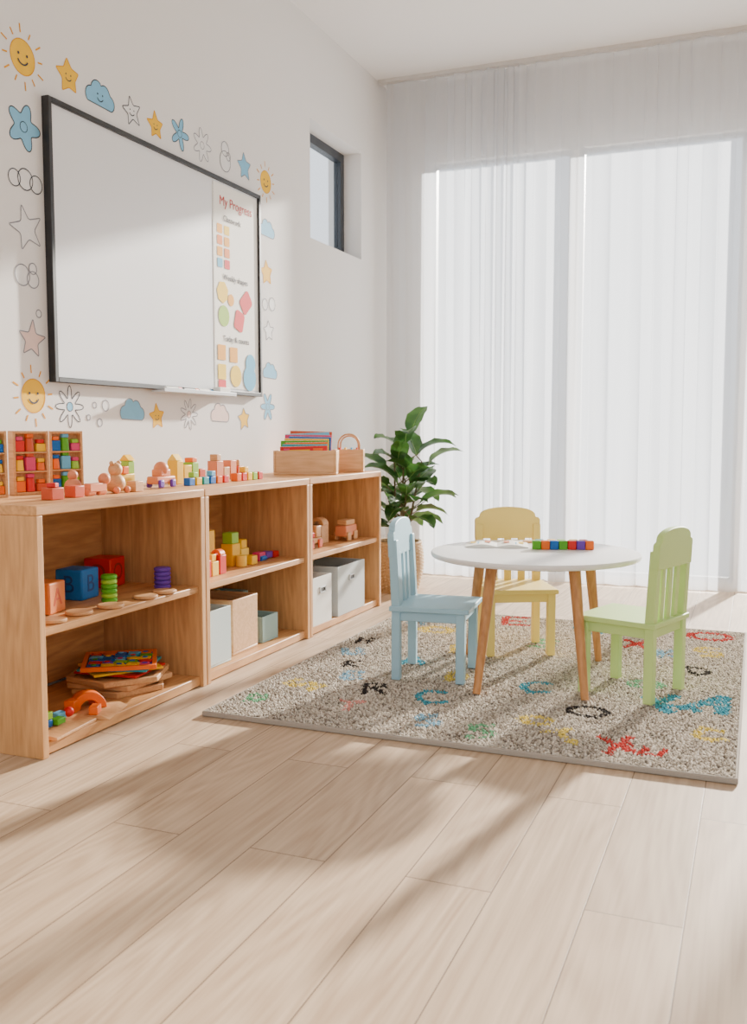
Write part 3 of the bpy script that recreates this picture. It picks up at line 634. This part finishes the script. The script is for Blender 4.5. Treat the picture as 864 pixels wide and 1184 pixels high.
# ---------------------------------------------------------------- plant
def plant():
    px_,py_=-2.10,5.60
    e=D.objects.new('potted_fiddle_leaf_plant',None); COL.objects.link(e); e.location=(px_,py_,0)
    WK=wood('wicker',(214,184,146),(176,142,102),'z',3,.8)
    b=MB(); prof=[];n=30
    for i in range(n+1):
        t=i/n; prof.append((.125+.04*math.sin(math.pi*min(1,t*.8))+.0,.31*t))
    b.lathe(prof,WK,seg=64,mod=lambda i,k:.0055*(1 if ((k//2)+i)%2 else -1)*(1 if 0<i<n else 0))
    b.lathe([(.0001,.0),(.125,0)],WK,seg=64); r=prof[-1][0]
    b.lathe([(r-.012,.30),(r-.012,.318),(r+.004,.322),(r+.010,.312),(r+.004,.300)],WK,seg=64)
    b.done('wicker_basket',parent=e)
    b=MB(); b.lathe([(r-.005,.275),(.0001,.285)],paint('potting_soil',(70,52,40),.95,.3,80,.6),seg=32); b.done('soil',parent=e)
    LF,N,L,P=newmat('leaf_green'); tc=N.new('ShaderNodeTexCoord'); nz=N.new('ShaderNodeTexNoise'); nz.inputs['Scale'].default_value=10; L.new(tc.outputs['Object'],nz.inputs['Vector'])
    cr=N.new('ShaderNodeValToRGB'); cr.color_ramp.elements[0].color=srgb(34,70,30); cr.color_ramp.elements[1].color=srgb(78,122,52); cr.color_ramp.elements[0].position=.3; cr.color_ramp.elements[1].position=.75
    L.new(nz.outputs['Fac'],cr.inputs['Fac']); L.new(cr.outputs['Color'],P.inputs['Base Color']); P.inputs['Roughness'].default_value=.35
    tl=N.new('ShaderNodeBsdfTranslucent'); L.new(cr.outputs['Color'],tl.inputs['Color']); mx=N.new('ShaderNodeMixShader'); mx.inputs[0].default_value=.25
    L.new(P.outputs[0],mx.inputs[1]); L.new(tl.outputs[0],mx.inputs[2]); L.new(mx.outputs[0],N['Material Output'].inputs['Surface'])
    VEIN=paint('leaf_vein',(130,160,90),.5); STEM=paint('plant_stem',(92,84,52),.7)
    b=MB()
    def leaf(base,az,el,Ln,W):
        n=12; m=8; vs=[];fs=[]; droop=random.uniform(.8,1.5); p=Vector(base); d=Vector((math.cos(az),math.sin(az),0)); side=Vector((-math.sin(az),math.cos(az),0)); roll=random.uniform(-.35,.35)
        mid=[]
        for i in range(n+1):
            t=i/n; ang=el-droop*t; fwd=d*math.cos(ang)+Vector((0,0,math.sin(ang))); up=d*(-math.sin(ang))+Vector((0,0,math.cos(ang)))
            if i>0: p=p+fwd*Ln/n
            w=W*(max(0,math.sin(math.pi*min(1,t**.85)))**.7)*(1+.02*math.sin(t*40)); w=max(w,.0015)
            sd=side*math.cos(roll)+up*math.sin(roll); u2=up*math.cos(roll)-side*math.sin(roll)
            mid.append(p+u2*.0012)
            for j in range(m+1):
                s_=(j/m*2-1); vs.append(p+sd*w*s_+u2*(abs(s_)*w*.32+.004*math.sin(t*22+abs(s_)*3)*abs(s_)))
        for i in range(n):
            for j in range(m): fs.append((i*(m+1)+j,i*(m+1)+j+1,(i+1)*(m+1)+j+1,(i+1)*(m+1)+j))
        b.add(vs,fs,LF)
        for i in range(n-1): b.cyl(mid[i],mid[i+1],.0022*(1-i/n)+.0006,.0022*(1-(i+1)/n)+.0006,VEIN,5,False)
    for s_,(tx,ty,hh) in enumerate(((.05,.0,.95),(-.01,-.03,.82),(.15,.03,.82),(.09,-.08,.64),(.03,.06,.70))):
        b0=Vector((tx*.3,ty*.3,.27)); t0=Vector((tx,ty,hh)); b.cyl(b0,t0,.009,.005,STEM,8)
        nl=12 if s_==0 else 9
        for k in range(nl):
            f=.26+.74*k/(nl-1); base=b0.lerp(t0,f); az=k*2.4+s_*1.1; el=.30+.95*f**2+random.uniform(-.15,.15)
            pl_=random.uniform(.04,.11)*(1.2-.5*f); pe=base+Vector((math.cos(az)*pl_,math.sin(az)*pl_,pl_*.6)); b.cyl(base,pe,.004,.003,STEM,6)
            Ln=random.uniform(.20,.27)
            leaf(pe,az,el,Ln,Ln*.27)
    b.done('foliage',parent=e,normals=False)
plant()

# ---------------------------------------------------------------- light
sl=D.lights.new('sun','SUN'); sl.energy=40.0; sl.angle=math.radians(1.9); sl.color=(1,.91,.79)
so=D.objects.new('sun',sl); COL.objects.link(so); so.rotation_euler=Vector((-.36,-1.65,-.54)).to_track_quat('-Z','Y').to_euler(); so.location=(2,12,5)
W=D.worlds.new('sky'); S.world=W; W.use_nodes=True; N=W.node_tree.nodes; L=W.node_tree.links; bg=N['Background']
tc=N.new('ShaderNodeTexCoord'); sp=N.new('ShaderNodeSeparateXYZ'); L.new(tc.outputs['Generated'],sp.inputs[0])
cr=N.new('ShaderNodeValToRGB'); cr.color_ramp.elements[0].position=.42; cr.color_ramp.elements[1].position=.62
cr.color_ramp.elements[0].color=(.90,.91,.91,1); cr.color_ramp.elements[1].color=(.91,.95,1,1)
mr=N.new('ShaderNodeMapRange'); mr.inputs['From Min'].default_value=-1; L.new(sp.outputs['Z'],mr.inputs['Value']); L.new(mr.outputs['Result'],cr.inputs['Fac'])
L.new(cr.outputs['Color'],bg.inputs['Color']); bg.inputs['Strength'].default_value=1.85
# ---------------------------------------------------------------- camera
cd=D.cameras.new('camera'); co=D.objects.new('camera',cd); COL.objects.link(co); co.location=(0,0,1.0)
co.rotation_euler=(math.radians(90-4.78),0,math.radians(22)); cd.sensor_width=36; cd.lens=1100/1184*36; cd.clip_start=.05
cd.dof.use_dof=True; cd.dof.focus_distance=3.9; cd.dof.aperture_fstop=5.6
S.camera=co
